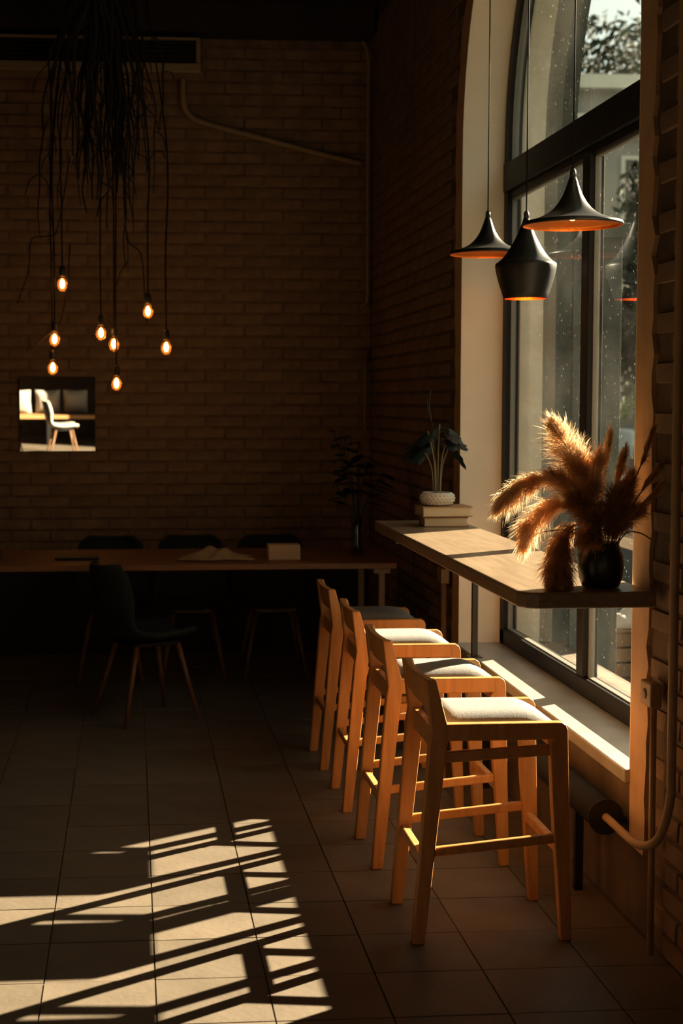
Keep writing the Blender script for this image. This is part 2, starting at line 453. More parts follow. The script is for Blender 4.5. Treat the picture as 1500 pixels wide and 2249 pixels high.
# ------------------------------------------------------------------ bar stools (local x towards the window, y across)
def make_stool():
    t = empty('bar_stool')
    X = lambda v: v - 1.07
    W = .195; T = .034
    for s in (-1, 1):
        y0, y1 = sorted((s * W, s * (W - T)))
        prof = [(X(.827), 0), (X(.865), 0), (X(.928), .600), (X(.934), .640), (X(.893), .797), (X(.861), .797), (X(.880), .640), (X(.874), .600)]
        MB().prism(prof, y0, y1, 'y').build('leg', 'stool_wood', t, .005)
        prof = [(X(1.279), 0), (X(1.311), 0), (X(1.302), .30), (X(1.292), .640), (X(1.286), .655), (X(1.274), .663), (X(1.252), .6635), (X(1.252), .62), (X(1.238), .60), (X(1.248), .40)]
        MB().prism(prof, y0, y1, 'y').build('leg', 'stool_wood', t, .004)
        ya, yb = sorted((s * (W - .001), s * (W - T + .001)))
        MB().prism([(X(.925), .612), (X(1.262), .612), (X(1.262), .6635), (X(.925), .6635)], ya, yb, 'y').build('seat_rail', 'stool_wood', t, .004)
        yi, yj = sorted((s * (W - .007), s * (W - .027)))
        MB().prism([(X(.915), .545), (X(1.252), .563), (X(1.252), .595), (X(.915), .577)], yi, yj, 'y').build('lower_rail', 'stool_wood', t, .003)
        MB().prism([(X(.885), .262), (X(1.258), .296), (X(1.258), .325), (X(.885), .290)], yi, yj, 'y').build('side_rung', 'stool_wood', t, .004)
    yi = W - T + .006
    MB().box(X(1.262), X(1.286), -yi, yi, .262, .292).build('front_rung', 'stool_wood', t, .004)
    MB().box(X(.855), X(.880), -yi, yi, .232, .260).build('back_rung', 'stool_wood', t, .004)
    MB().box(X(1.255), X(1.280), -yi, yi, .575, .640).build('front_rail', 'stool_wood', t, .004)
    MB().box(X(.892), X(.918), -yi, yi, .575, .640).build('back_rail', 'stool_wood', t, .004)
    # backrest: slightly dished board leaning with the posts
    b = MB(); n = 8; vs = []
    for k in range(n + 1):
        u = -1 + 2 * k / n; y = u * yi; d = -.012 * (1 - u * u)
        for (x, z) in ((X(.886) + d, .700), (X(.908) + d, .702), (X(.888) + d, .796), (X(.866) + d, .796)): vs.append((x, y, z))
    fs = [(3, 2, 1, 0), tuple(4 * n + i for i in range(4))]
    for k in range(n):
        for i in range(4): fs.append((4 * k + i, 4 * k + (i + 1) % 4, 4 * k + 4 + (i + 1) % 4, 4 * k + 4 + i))
    b.add(vs, fs).build('backrest', 'stool_wood', t, .003)
    # upholstered seat pad, domed
    b = MB(); nx, ny = 14, 12; xa, xb = X(.922), X(1.284); yw = W - T - .001
    vs = []
    for i in range(nx + 1):
        for j in range(ny + 1):
            u = i / nx; v = -1 + 2 * j / ny
            e = (1 - abs(v) ** 6) * (1 - max(0, (u - .68) / .32) ** 2.2) * min(1, u / .08) ** .5
            vs.append((xa + (xb - xa) * u, yw * v, .648 + .036 * e - .010 * max(0, (u - .8) / .2)))
    fs = [(i * (ny + 1) + j, (i + 1) * (ny + 1) + j, (i + 1) * (ny + 1) + j + 1, i * (ny + 1) + j + 1) for i in range(nx) for j in range(ny)]
    k = len(vs); m = (nx + 1) * (ny + 1)
    vs += [(v[0], v[1], .625) for v in vs[:m]]
    ring = [j for j in range(ny + 1)] + [i * (ny + 1) + ny for i in range(1, nx + 1)] + [nx * (ny + 1) + j for j in range(ny - 1, -1, -1)] + [i * (ny + 1) for i in range(nx - 1, 0, -1)]
    for a, c in zip(ring, ring[1:] + ring[:1]): fs.append((a, c, c + m, a + m))
    fs.append(tuple(r + m for r in ring)[::-1])
    b.add(vs, fs, True).build('seat_cushion', 'linen', t)
    return t
st0 = make_stool()
SL = ['light wooden bar stool with cream seat pad, the nearest and largest of the four',
      'wooden bar stool with shadow stripe across its cream seat, second from the camera',
      'wooden bar stool with sunlit cream seat, third from the camera',
      'wooden bar stool with shaded seat, farthest in the row along the window counter']
for i, (x, y, a) in enumerate(((1.07, 4.445, 0), (1.063, 5.155, .5), (1.066, 5.86, -.5), (1.058, 6.525, .4))):
    o = st0 if i == 0 else copy_tree(st0)
    o.location = (x * 1.034, y * 1.034, FZ); o.scale = (1.034,) * 3; o.rotation_euler = (0, 0, R(a))
    tag(o, SL[i], 'bar stool', 'bar stools along the window counter')

# ------------------------------------------------------------------ pendant lamps by the window
def pendant(name, prof, s, loc, top, label, bulbz):
    t = empty(name, loc, label=label, cat='pendant lamp', group='black pendant lamps by the window')
    th = .004
    out = [(r * s, z * s) for r, z in prof]
    # outer shell: open at the bottom
    sh = MB(); n = 48
    def surf(p, flip):
        m = len(p); vs = [(r * math.cos(2 * PI * k / n), r * math.sin(2 * PI * k / n), z) for r, z in p for k in range(n)]
        fs = []
        for i in range(m - 1):
            for k in range(n):
                f = (i * n + k, i * n + (k + 1) % n, (i + 1) * n + (k + 1) % n, (i + 1) * n + k)
                fs.append(f[::-1] if flip else f)
        return vs, fs
    vs, fs = surf([(out[0][0] - th, out[0][1] - .002)] + out, False)
    sh.add(vs, fs, True)
    k0 = len(vs) - n
    sh.f.append(tuple(range(k0, k0 + n))); sh.sm.append(False)
    sh.build('shade', 'lamp_black', t)
    inn = [(max(r - th * 1.2, .006), z - .003) for r, z in out[:-2]]
    inn[0] = (out[0][0] - th, out[0][1] - .002)
    vs, fs = surf(inn, True)
    b = MB(); b.add(vs, fs, True); k0 = len(vs) - n; b.f.append(tuple(range(k0, k0 + n))[::-1]); b.sm.append(False)
    b.build('brass_lining', 'brass_inner', t)
    h = out[-1][1]
    MB().lathe([(.011, h - .002), (.011, h + .02), (.006, h + .03)], 16).build('cord_grip', 'black_plastic', t)
    MB().tube([(0, 0, h + .025), (.001, .0005, h + .5), (0, 0, top - loc[2])], .0028, 8).build('cord', 'cable', t)
    MB().lathe([(.016, bulbz + .10), (.016, bulbz + .045), (.012, bulbz + .04)][::-1], 16).build('socket', 'black_plastic', t)
    MB().lathe([(.001, bulbz - .03), (.015, bulbz - .024), (.024, bulbz - .006), (.023, bulbz + .012), (.013, bulbz + .04)], 20).build('bulb', 'lamp_bulb', t)
    return t
WIDE = [(.180, .0), (.181, .004), (.176, .012), (.160, .0165), (.137, .022), (.108, .033), (.086, .045), (.066, .062), (.050, .082), (.037, .104), (.026, .130), (.018, .155), (.012, .172)]
FAT = [(.088, 0), (.094, .02), (.104, .05), (.113, .08), (.1195, .108), (.1225, .130), (.1205, .139), (.110, .146), (.094, .160), (.078, .180), (.062, .205), (.047, .232), (.034, .258), (.024, .284), (.016, .305), (.012, .32)]
def soffit(y): return SPR + math.sqrt(max(0, (WR - .006) ** 2 - (y - W1C) ** 2))
pendant('wide_pendant_lamp', WIDE, 1.0, (1.590, 5.263, 2.250), soffit(5.263) + .004, 'wide flared black pendant lamp with copper inside, the highest and nearest of three', .045)
pendant('wide_pendant_lamp', WIDE, .945, (1.592, 6.545, 2.272), soffit(6.545) + .004, 'smaller flared black pendant lamp in front of the pale window jamb', .045)
pendant('barrel_pendant_lamp', FAT, 1.0, (1.590, 5.89, 2.031), soffit(5.89) + .004, 'bulging barrel shaped black pendant lamp hanging lowest between two flared ones', .045)

# ------------------------------------------------------------------ vase with dried grasses
VX, VY = 1.44, 4.425
v = MB(); vp = [(.040, 0), (.056, .004), (.066, .03), (.070, .065), (.067, .10), (.058, .122), (.054, .134), (.056, .140), (.050, .140), (.047, .125), (.055, .10), (.058, .06), (.045, .012), (.0005, .010)]
o = v.lathe(vp, 40).build('vase', 'vase_black', None, loc=(VX, VY, CT))
tag(o, 'squat round black vase holding the dried pampas grass on the counter', 'vase')
def plume_mesh(path, r, n, q, start=.3, ln=.05, wd=.0012):
    P = smooth_path(path, 8); m = len(P); b = MB(); per = 20
    for k in range(max(6, n // per)):
        t = start + (1 - start) * q.random() ** .9
        i = min(int(t * (m - 1)), m - 2); p = P[i].lerp(P[i + 1], t * (m - 1) - i)
        tg = (P[i + 1] - P[i]).normalized(); s = (t - start) / (1 - start)
        env = (math.sin(PI * min(1, s * .88 + .12)) ** .6) * r + .003
        d0 = Vector((q.gauss(0, 1), q.gauss(0, 1), q.gauss(0, 1))); d0 = (d0 - tg * d0.dot(tg)).normalized()
        R_ = env * q.uniform(.45, 1.15); L0 = ln * q.uniform(.7, 1.35); sag = q.uniform(.0, .022)
        for j in range(per):
            d = (d0 + Vector((q.gauss(0, .28), q.gauss(0, .28), q.gauss(0, .28)))).normalized()
            rr = R_ * q.uniform(.5, 1.1); l = L0 * q.uniform(.55, 1.1)
            base = p + d * rr * .08 + tg * q.uniform(-.012, .012)
            mid = base + d * rr * .62 + tg * l * .45
            tip = base + d * rr * .95 + tg * l * .95 + Vector((q.gauss(0, .004), q.gauss(0, .004), -sag + q.gauss(0, .004)))
            sd = tg.cross(d).normalized().lerp(Vector((q.gauss(0, 1), q.gauss(0, 1), q.gauss(0, 1))).normalized(), .5) * wd * q.uniform(.6, 1.4)
            b.add([base - sd * .4, base + sd * .4, mid + sd, mid - sd, tip], [(0, 1, 2, 3), (3, 2, 4)])
    return b
q = random.Random(11)
PL = [  # tip path offsets (x right, y depth, z up) from the vase base, plume radius, strands, start, material, label
 ([(-.005, 0, .06), (-.035, .01, .22), (-.085, .01, .38), (-.150, .0, .495)], .060, 1900, .45, 'pampas', 'tallest fluffy pampas plume leaning up left from the black vase'),
 ([(-.010, .0, .06), (-.06, .0, .25), (-.17, -.01, .335), (-.27, -.02, .305), (-.315, -.02, .262)], .040, 1500, .42, 'pampas', 'pampas plume arching farthest left toward the window frame'),
 ([(-.012, -.01, .06), (-.06, -.02, .20), (-.15, -.03, .255), (-.225, -.03, .195), (-.245, -.03, .15)], .042, 1400, .40, 'pampas', 'pampas plume drooping left beneath the arching one'),
 ([(-.014, -.01, .07), (-.07, -.03, .18), (-.135, -.045, .15), (-.16, -.05, .075), (-.165, -.05, .035)], .045, 1500, .40, 'pampas_dark', 'brown plume hanging down to rest on the counter beside the vase'),
 ([(-.003, .01, .06), (-.02, .02, .22), (-.05, .02, .33), (-.07, .02, .40)], .048, 1300, .42, 'pampas', 'bushy plume just right of the tallest pampas plume'),
 ([(-.008, -.005, .06), (-.05, -.02, .20), (-.10, -.04, .29), (-.165, -.05, .345)], .046, 1400, .40, 'pampas', 'bushy pampas plume under the tallest one, pointing left'),
 ([(.000, .01, .06), (.005, .02, .25), (.018, .02, .36), (.026, .02, .455)], .013, 500, .72, 'pampas', 'slim pale grass spike standing upright right of centre'),
 ([(.002, .0, .06), (-.005, .0, .22), (-.02, .0, .33), (-.012, .0, .395)], .036, 1000, .45, 'pampas', 'short fluffy plume in the middle of the bunch'),
 ([(.004, .0, .06), (.025, .0, .25), (.05, .0, .34), (.066, .0, .405)], .018, 600, .55, 'pampas', 'narrow pale grass spike leaning right behind the bunch'),
 ([(.006, -.02, .06), (.05, -.05, .25), (.09, -.09, .38), (.118, -.10, .475)], .011, 380, .66, 'pampas_dark', 'tall thin dark grass spike reaching highest on the right'),
 ([(.008, -.02, .06), (.06, -.05, .22), (.10, -.09, .31), (.135, -.11, .37)], .011, 380, .60, 'pampas_dark', 'thin dark grass spike, second highest on the right'),
 ([(.008, -.02, .06), (.06, -.06, .20), (.10, -.10, .265), (.135, -.12, .31)], .010, 340, .60, 'pampas_dark', 'thin dark grass spike, lowest of three on the right'),
 ([(.006, -.01, .06), (.03, -.02, .20), (.065, -.03, .28), (.08, -.03, .33)], .036, 1000, .35, 'pampas_dark', 'brown bushy plume right of centre against the pier'),
 ([(-.006, -.02, .06), (-.03, -.06, .17), (-.07, -.085, .24), (-.115, -.10, .275)], .048, 1500, .32, 'pampas_dark', 'brown plume at the front left of the bunch'),
 ([(.000, -.02, .06), (.005, -.055, .17), (.01, -.07, .25), (.02, -.08, .30)], .045, 1400, .30, 'pampas_dark', 'brown plume at the front middle of the bunch'),
 ([(.004, -.015, .06), (.03, -.05, .16), (.06, -.065, .215), (.085, -.075, .24)], .036, 900, .32, 'pampas_dark', 'low brown plume at the front right above the vase rim'),
 ([(-.004, -.02, .06), (-.02, -.05, .14), (-.05, -.075, .17), (-.075, -.09, .165)], .042, 1100, .25, 'pampas_dark', 'short brown plume just above the left rim of the vase'),
 ([(.002, -.02, .06), (.02, -.05, .16), (.045, -.06, .24), (.05, -.07, .31)], .036, 1100, .30, 'pampas_dark', 'upright brown plume right of the front middle one'),
 ([(-.004, .0, .06), (-.02, -.02, .18), (-.04, -.04, .27), (-.045, -.05, .335)], .046, 1300, .30, 'pampas', 'upright bushy plume in the centre left of the bunch'),
 ([(-.012, -.01, .07), (-.06, -.02, .19), (-.115, -.02, .17), (-.125, -.02, .08), (-.115, -.02, .03)], .042, 1200, .36, 'pampas_dark', 'drooping brown plume between the vase and the one touching the counter'),
 ([(-.004, .01, .06), (-.03, .03, .2), (-.04, .04, .29), (-.025, .04, .36)], .042, 1000, .4, 'pampas', 'sunlit plume at the back of the bunch nearest the glass'),
]
for path, r, n, stt, mt, lb in PL:
    t = empty('pampas_stem', (VX, VY, CT), label=lb, cat='dried grass', group='dried grasses in the black vase')
    MB().tube(smooth_path(path, 5), [.0022] * (5 * (len(path) - 1)) + [.001], 5).build('stem', 'dry_stem', t)
    plume_mesh(path, r * 1.25, int(n * 2.4), q, stt, .046, .0012).build('plume', mt, t)
for pth, lb in (([(.01, -.02, .07), (.05, -.06, .165), (.09, -.08, .175), (.13, -.10, .15), (.142, -.10, .135)], 'bent bare twig hanging over the right side of the vase'),
                ([(-.01, -.01, .07), (-.09, -.02, .17), (-.19, -.03, .175), (-.23, -.03, .155)], 'thin bare twig poking out left below the plumes')):
    o = MB().tube(smooth_path(pth, 5), .0022, 5).build('dry_twig', 'dry_stem', None, loc=(VX, VY, CT)); tag(o, lb, 'twig', 'dried grasses in the black vase')

# ------------------------------------------------------------------ books and potted plant at the far end of the counter
def book(loc, rz, l, d, h, cov, label):
    t = empty('book', loc, rz, label=label, cat='book', group='books under the potted plant')
    MB().box(-l / 2, l / 2, -d / 2, d / 2, 0, .004).box(-l / 2, l / 2, -d / 2, d / 2, h - .004, h).box(-l / 2, l / 2, d / 2 - .004, d / 2, .004, h - .004).build('cover', cov, t, .001)
    MB().box(-l / 2 + .006, l / 2 - .006, -d / 2 + .006, d / 2 - .0045, .0045, h - .0045).build('pages', 'paper', t)
PX_, PY_ = 1.415, 6.66
book((PX_ + .012, PY_ + .0, CT + .0005), R(-3), .205, .15, .044, 'book_cover2', 'thick tan book lying on the counter, lower of the two')
book((PX_ + .010, PY_ - .002, CT + .046), R(2), .232, .165, .047, 'book_cover', 'thick tan book on top of another, carrying the potted plant')
PZ = CT + .0945
pt = empty('potted_plant', (PX_ - .018, PY_, PZ), label='dark leafy plant in a patterned white ceramic bowl on the books', cat='potted plant')
MB().lathe([(.050, 0), (.066, .006), (.077, .022), (.079, .036), (.074, .052), (.066, .060), (.060, .060), (.062, .05), (.055, .03), (.001, .028)], 40).build('pot', 'pot_white', pt)
b = MB()
for row in range(4):
    z = .010 + row * .012; rr = (.069, .0765, .079, .076)[row]
    for j in range(26):
        a = 2 * PI * (j + .5 * (row % 2)) / 26
        c = Vector((rr * math.cos(a), rr * math.sin(a), z)); n_ = Vector((math.cos(a), math.sin(a), 0)); t_ = Vector((-math.sin(a), math.cos(a), 0)); u_ = Vector((0, 0, 1))
        w_ = .0075; h_ = .0062
        b.add([c - t_ * w_, c - u_ * h_, c + t_ * w_, c + u_ * h_, c + n_ * .0045], [(0, 1, 4), (1, 2, 4), (2, 3, 4), (3, 0, 4)])
rel = b.build('relief_pattern', 'pot_white', pt)
MB().lathe([(.059, .040), (.03, .044), (.001, .045)], 24).build('soil', 'soil', pt)
def leaf(b, base, d, l, wd, q, split=True):
    d = d.normalized(); s = d.cross(Vector((0, 0, 1))); s = s.normalized() if s.length > .01 else Vector((1, 0, 0)); up = s.cross(d)
    n = 7; L_, R_, C_ = [], [], []
    for i in range(n + 1):
        u = i / n; ww = wd * math.sin(PI * min(1, .12 + .88 * u)) ** .8 * (1 if not split or i % 2 == 0 else .62)
        c = base + d * l * u + Vector((0, 0, -l * .35 * u * u))
        C_.append(c); L_.append(c + s * ww - up * ww * .18); R_.append(c - s * ww - up * ww * .18)
    vs = C_ + L_ + R_; m = n + 1; fs = []
    for i in range(n): fs += [(i, i + 1, m + i + 1, m + i), (i + 1, i, 2 * m + i, 2 * m + i + 1)]
    b.add(vs, fs, True)
q = random.Random(7)
for k, (dx, dy, h) in enumerate([(-.05, -.02, .30), (.01, .01, .33), (.05, -.03, .31), (-.02, .04, .27), (.07, .02, .26), (-.08, .02, .25)]):
    top = Vector((dx, dy, .04 + h)); mid = Vector((dx * .35, dy * .3, .04 + h * .55))
    MB().tube(smooth_path([(dx * .2, dy * .2, .040), mid, top], 5), .0026, 6).build('stem', 'stem_pale', pt)
    for j in range(3):
        b = MB(); ang = math.atan2(dy, dx) + q.uniform(-1.3, 1.3)
        leaf(b, mid.lerp(top, .80 + .1 * j), Vector((math.cos(ang), math.sin(ang) - .5, q.uniform(-.9, .2))), q.uniform(.08, .12), q.uniform(.036, .05), q)
        b.build('leaf', 'leaf_dark', pt)
MB().tube(smooth_path([(-.01, .0, .04), (-.015, .01, .30), (-.035, .02, .44), (-.03, .02, .53)], 5), .0022, 5).tube(smooth_path([(-.025, .015, .38), (-.045, .01, .45), (-.05, .0, .49)], 4), .0016, 5).build('twig', 'leaf_black', pt)

# ------------------------------------------------------------------ long table at the back wall, things on it
TT = .74
tb = empty('long_table', (0, 8.3, 0), label='long wooden table with slim legs along the brick wall', cat='table')
MB().box(-2.25, 1.435, -.43, .43, TT - .032, TT).build('tabletop', 'table_wood', tb, .004)
for sx in (1.36, -2.18):
    for sy in (-.36, .36):
        MB().box(sx - .016, sx + .016, sy - .016, sy + .016, FZ, TT - .0325).box(sx - .045, sx + .045, sy - .02, sy + .02, TT - .062, TT - .0325).build('leg', 'conduit_pale', tb)
MB().box(-2.16, 1.34, .35, .37, TT - .12, TT - .04).build('apron', 'black_paint', tb)
o = MB().box(-.088, .088, -.06, .06, 0, .082).build('paper_box', 'box_paper', None, .002, loc=(.84, 8.12, TT + .0005)); tag(o, 'small pale cardboard box standing on the long table', 'box')
# crumpled cloth
b = MB(); q = random.Random(21); nx, ny = 26, 14; vs = []
ph = [q.uniform(0, 6) for _ in range(6)]
for i in range(nx + 1):
    for j in range(ny + 1):
        u = -1 + 2 * i / nx; v_ = -1 + 2 * j / ny
        e = max(0, 1 - abs(u) ** 2.2) * max(0, 1 - abs(v_) ** 2.4)
        z = e * (.040 + .012 * math.sin(5 * u + ph[0] + 2 * v_) + .014 * math.sin(9 * u - 4 * v_ + ph[1]) + .012 * math.exp(-((u + .35) / .3) ** 2))
        vs.append((.2 * u * (1 + .08 * math.sin(4 * v_ + ph[2])), .11 * v_ * (1 + .15 * math.sin(5 * u + ph[3])), max(z, 0) + .004))
fs = [(i * (ny + 1) + j, (i + 1) * (ny + 1) + j, (i + 1) * (ny + 1) + j + 1, i * (ny + 1) + j + 1) for i in range(nx) for j in range(ny)]
o = b.add(vs, fs, True).build('crumpled_cloth', 'cloth_tan', None, loc=(.46, 8.13, TT + .001)); sd = o.modifiers.new('thick', 'SOLIDIFY'); sd.thickness = .003; sd.offset = 1
tag(o, 'crumpled tan cloth lying in a heap on the long table', 'cloth')
o = MB().prism([(-.115, -.07), (.115, -.07), (.12, -.06), (.12, .06), (.11, .07), (-.11, .07), (-.12, .06), (-.12, -.06)], 0, .016, 'z').build('tray', 'black_paint', None, .003, loc=(-.30, 8.18, TT + .0005)); tag(o, 'flat dark tray lying on the long table', 'tray')
bt = empty('glass_bottle', (-.73, 8.14, TT + .0005), label='small clear glass bottle at the left edge of the table', cat='bottle')
MB().lathe([(.022, 0), (.024, .01), (.024, .05), (.010, .075), (.009, .10)], 20).build('body', 'clear_glass', bt)
MB().lathe([(.010, .1), (.0105, .102), (.0105, .114), (.009, .116)], 16).build('stopper', 'leg_wood', bt)
gv = empty('glass_vase', (1.27, 8.25, TT + .0005), label='tall clear glass vase with dark foliage on the table end', cat='vase')
MB().lathe([(.036, 0), (.040, .01), (.034, .10), (.028, .16), (.036, .21), (.034, .21), (.026, .16), (.031, .10), (.036, .014), (.001, .012)], 28).build('body', 'clear_glass', gv)
q = random.Random(31)
dk = empty('dark_leaf_bouquet', (1.27, 8.25, TT + .014), label='bunch of nearly black leafy stems standing in the glass vase', cat='bouquet')
for k in range(13):
    a = q.uniform(0, 2 * PI); rr = q.uniform(.05, .17); h = q.uniform(.36, .72)
    top = Vector((rr * math.cos(a), rr * math.sin(a), h)); mid = Vector((rr * .25 * math.cos(a), rr * .25 * math.sin(a), h * .55))
    MB().tube(smooth_path([(.012 * math.cos(a), .012 * math.sin(a), .01), mid, top], 5), .0025, 5).build('stem', 'leaf_black', dk)
    for j in range(4):
        b = MB(); aa = a + q.uniform(-1.6, 1.6)
        leaf(b, mid.lerp(top, .35 + .22 * j), Vector((math.cos(aa), math.sin(aa), q.uniform(-.2, .7))), q.uniform(.07, .12), q.uniform(.025, .04), q, False)
        b.build('leaf', 'leaf_black', dk)

# ------------------------------------------------------------------ shell chairs
def make_chair(shell, legm):
    t = empty('shell_chair')
    prof = [(-.275, .83, .13), (-.268, .79, .185), (-.25, .71, .205), (-.232, .62, .218), (-.208, .53, .225), (-.165, .467, .230), (-.10, .440, .232), (0, .430, .232), (.10, .436, .225), (.18, .444, .205), (.225, .436, .165)]
    n = 12; vs = []
    P = smooth_path([(a, c, b) for a, b, c in prof], 3)
    for p in P:
        for j in range(n + 1):
            v_ = -1 + 2 * j / n; cu = abs(v_) ** 2.6
            back = max(0, min(1, (p.z - .45) / .2))
            vs.append((p.x + .075 * cu * back, p.y * v_, p.z + .045 * cu * (1 - back)))
    fs = [(i * (n + 1) + j, i * (n + 1) + j + 1, (i + 1) * (n + 1) + j + 1, (i + 1) * (n + 1) + j) for i in range(len(P) - 1) for j in range(n)]
    o = MB().add(vs, fs, True).build('shell', shell, t); sd = o.modifiers.new('thick', 'SOLIDIFY'); sd.thickness = .024; sd.offset = 0
    MB().box(-.12, .14, -.13, .13, .398, .417).build('under_frame', 'black_paint', t)
    for sx, sy in ((-1, -1), (-1, 1), (1, -1), (1, 1)):
        MB().tube([(.02 + sx * .12, sy * .115, .405), (.01 + sx * .215, sy * .19, 0)], [.016, .010], 10).build('leg', legm, t)
    return t
c0 = make_chair('dark_fabric', 'leg_wood')
CL = [((.06, 7.73), 27, 'dark upholstered shell chair on wooden legs, standing in front of the long table'),
      ((-.13, 8.93), -90, 'dark shell chair behind the table, leftmost of three against the wall'),
      ((.365, 8.95), -90, 'dark shell chair behind the crumpled cloth on the table'),
      ((.86, 8.95), -90, 'dark shell chair behind the small cardboard box')]
for i, (p, a, lb) in enumerate(CL):
    o = c0 if i == 0 else copy_tree(c0)
    o.location = (*p, FZ); o.rotation_euler = (0, 0, R(a)); tag(o, lb, 'chair', 'dark shell chairs at the long table')

# ------------------------------------------------------------------ mirror and what it shows
mi = empty('square_mirror', (-.48, BY - .022, 1.288), label='small square mirror hung on the brick wall below the bulbs', cat='mirror')
mi.rotation_euler = (R(2.0), 0, 0)
MB().box(-.2435, .2435, -.006, .004, .0, .484).build('glass', 'mirror', mi)
MB().box(-.246, .246, .0042, .014, -.003, .487).build('backing', 'mirror_frame', mi)
be = empty('wooden_bench', (-1.3, -4.3, FZ), label='wooden bench with pillows at the far end of the room, seen in the mirror', cat='bench')
MB().box(-1.3, 1.3, -.30, .30, .42, .48).build('seat', 'bench_wood', be, .005)
for sx in (-1.2, 0, 1.2): MB().box(sx - .03, sx + .03, -.26, .26, 0, .4195).build('leg', 'black_paint', be)
def pillow(loc, rz, s, lb, m='pale_fabric'):
    b = MB(); n = 10; vs = []
    for sgn in (1, -1):
        for i in range(n + 1):
            for j in range(n + 1):
                u = -1 + 2 * i / n; v_ = -1 + 2 * j / n
                e = ((1 - u ** 2) * (1 - v_ ** 2)) ** .5
                k = 1 - .07 * (1 - abs(u * v_))
                vs.append((u * s * k, sgn * .075 * e, s + v_ * s * k))
    m_ = (n + 1) ** 2; fs = []
    for i in range(n):
        for j in range(n):
            a = i * (n + 1) + j
            fs += [(a, a + n + 1, a + n + 2, a + 1)[::-1], (m_ + a, m_ + a + n + 1, m_ + a + n + 2, m_ + a + 1)]
    o = b.add(vs, fs, True).build('pillow', m, None, loc=loc, rot=(R(-14), 0, rz)); tag(o, lb, 'pillow', 'pillows on the bench in the mirror')
for k, (x, lb) in enumerate(((-1.78, 'pale pillow at the left in the mirror, on the bench'), (-1.33, 'pale pillow in the middle in the mirror, on the bench'), (-.88, 'pale pillow at the right in the mirror, on the bench'))):
    pillow((x, -4.36, .485 + FZ), R((4, -3, 5)[k]), .195, lb)
wc = make_chair('white_shell', 'leg_wood'); wc.location = (-1.02, -2.35, FZ); wc.rotation_euler = (0, 0, R(-12))
tag(wc, 'white shell chair seen side on in the mirror', 'chair')
dc = copy_tree(c0); dc.location = (-1.78, -1.95, FZ); dc.rotation_euler = (0, 0, R(70)); tag(dc, 'dark shell chair at the left edge of the mirror', 'chair'); 
if 'group' in dc: del dc['group']

# ------------------------------------------------------------------ bulbs and hanging roots
BULBS = [(-.387, 8.50, 2.279, 'topmost bare filament bulb on the left'), (-.433, 8.50, 1.967, 'middle bare filament bulb of the left three'), (-.447, 8.55, 1.806, 'lowest bare filament bulb on the left, just above the mirror'),
         (-.169, 8.46, 2.001, 'bare filament bulb left of the pair in the middle'), (-.097, 8.52, 1.941, 'bare filament bulb right of the pair in the middle'), (-.083, 8.47, 1.716, 'lowest bare filament bulb, hanging right of the mirror'),
         (.098, 8.50, 2.127, 'bare filament bulb high on the right below the roots'), (.202, 8.50, 1.922, 'rightmost bare filament bulb')]
def make_bulb():
    t = empty('filament_bulb')
    MB().lathe([(.0005, -.042), (.012, -.039), (.023, -.028), (.029, -.010), (.029, .004), (.024, .020), (.017, .034), (.014, .046)], 24).build('glass', 'bulb_glass', t)
    MB().lathe([(.0005, -.026), (.008, -.021), (.0135, -.006), (.0135, .005), (.008, .022), (.0005, .030)], 14).build('filament', 'filament', t)
    MB().lathe([(.0145, .044), (.018, .046), (.018, .088), (.014, .100), (.006, .104)], 18).build('socket', 'black_plastic', t)
    return t
b0 = make_bulb()
q = random.Random(3)
for i, (x, y, z, lb) in enumerate(BULBS):
    o = b0 if i == 0 else copy_tree(b0)
    o.location = (x, y, z); tag(o, lb, 'light bulb', 'filament bulbs hanging under the roots')
for i, (x, y, z, lb) in enumerate(BULBS):
    o = [c for c in COL.objects if c.name.startswith('filament_bulb')][i]
    hx = -.14 + (x + .14) * .55 - x
    MB().tube(smooth_path([(0, 0, .10), (.004 * q.uniform(-1, 1), 0, .5), (.006 * q.uniform(-1, 1), 0, max(.9, 3.1 - z)), (hx, q.uniform(-.05, .05), CZ - z + .003)], 5), .0042, 6).build('cord', 'cable', o)
rb = empty('hanging_root_bundle', (-.14, 8.5, CZ), label='dark bundle of tangled dry roots hanging from the ceiling above the bulbs', cat='roots')
MB().lathe([(.16, 0), (.17, -.02), (.15, -.06), (.10, -.12), (.03, -.16)], 20).build('root_crown', 'root', rb)
q = random.Random(17)
for k in range(54):
    core = k < 24
    x = q.gauss(0, .05); y = q.gauss(0, .05); z = -.06
    tx = q.uniform(-.13, .13) if core else q.uniform(-.30, .30)
    ty = q.uniform(-.14, .14)
    zl = -q.uniform(1.0, 1.45) if core else -q.uniform(.9, 1.8)
    pts = []; n = 11; wx = 0; wy = 0
    for i in range(n + 1):
        u = i / n; f = min(1, (u * 2.0)) ** .7
        wx += q.gauss(0, .013); wy += q.gauss(0, .013)
        pts.append((x + (tx - x) * f + wx, y + (ty - y) * f + wy, z + (zl - z) * u))
    P = smooth_path(pts, 2); r0 = q.uniform(.011, .020) if core else q.uniform(.007, .013)
    b = MB().tube(P, [r0 * (1 - .75 * i / (len(P) - 1)) for i in range(len(P))], 6)
    for _ in range(q.randint(1, 3)):
        i = q.randint(len(P) // 2, len(P) - 2); p = P[i]; d = Vector((q.choice((-1, 1)) * q.uniform(.3, 1), q.uniform(-.5, .5), -q.uniform(.2, 1))).normalized()
        l = q.uniform(.06, .20); e1 = p + d * l * .5 + Vector((0, 0, .02 * q.uniform(-1, 1))); e2 = e1 + Vector((d.x * .4, d.y, -1)).normalized() * l * .5
        b.tube(smooth_path([p, e1, e2], 3), [.0035] * 6 + [.0015], 5)
    b.build('root', 'root', rb)
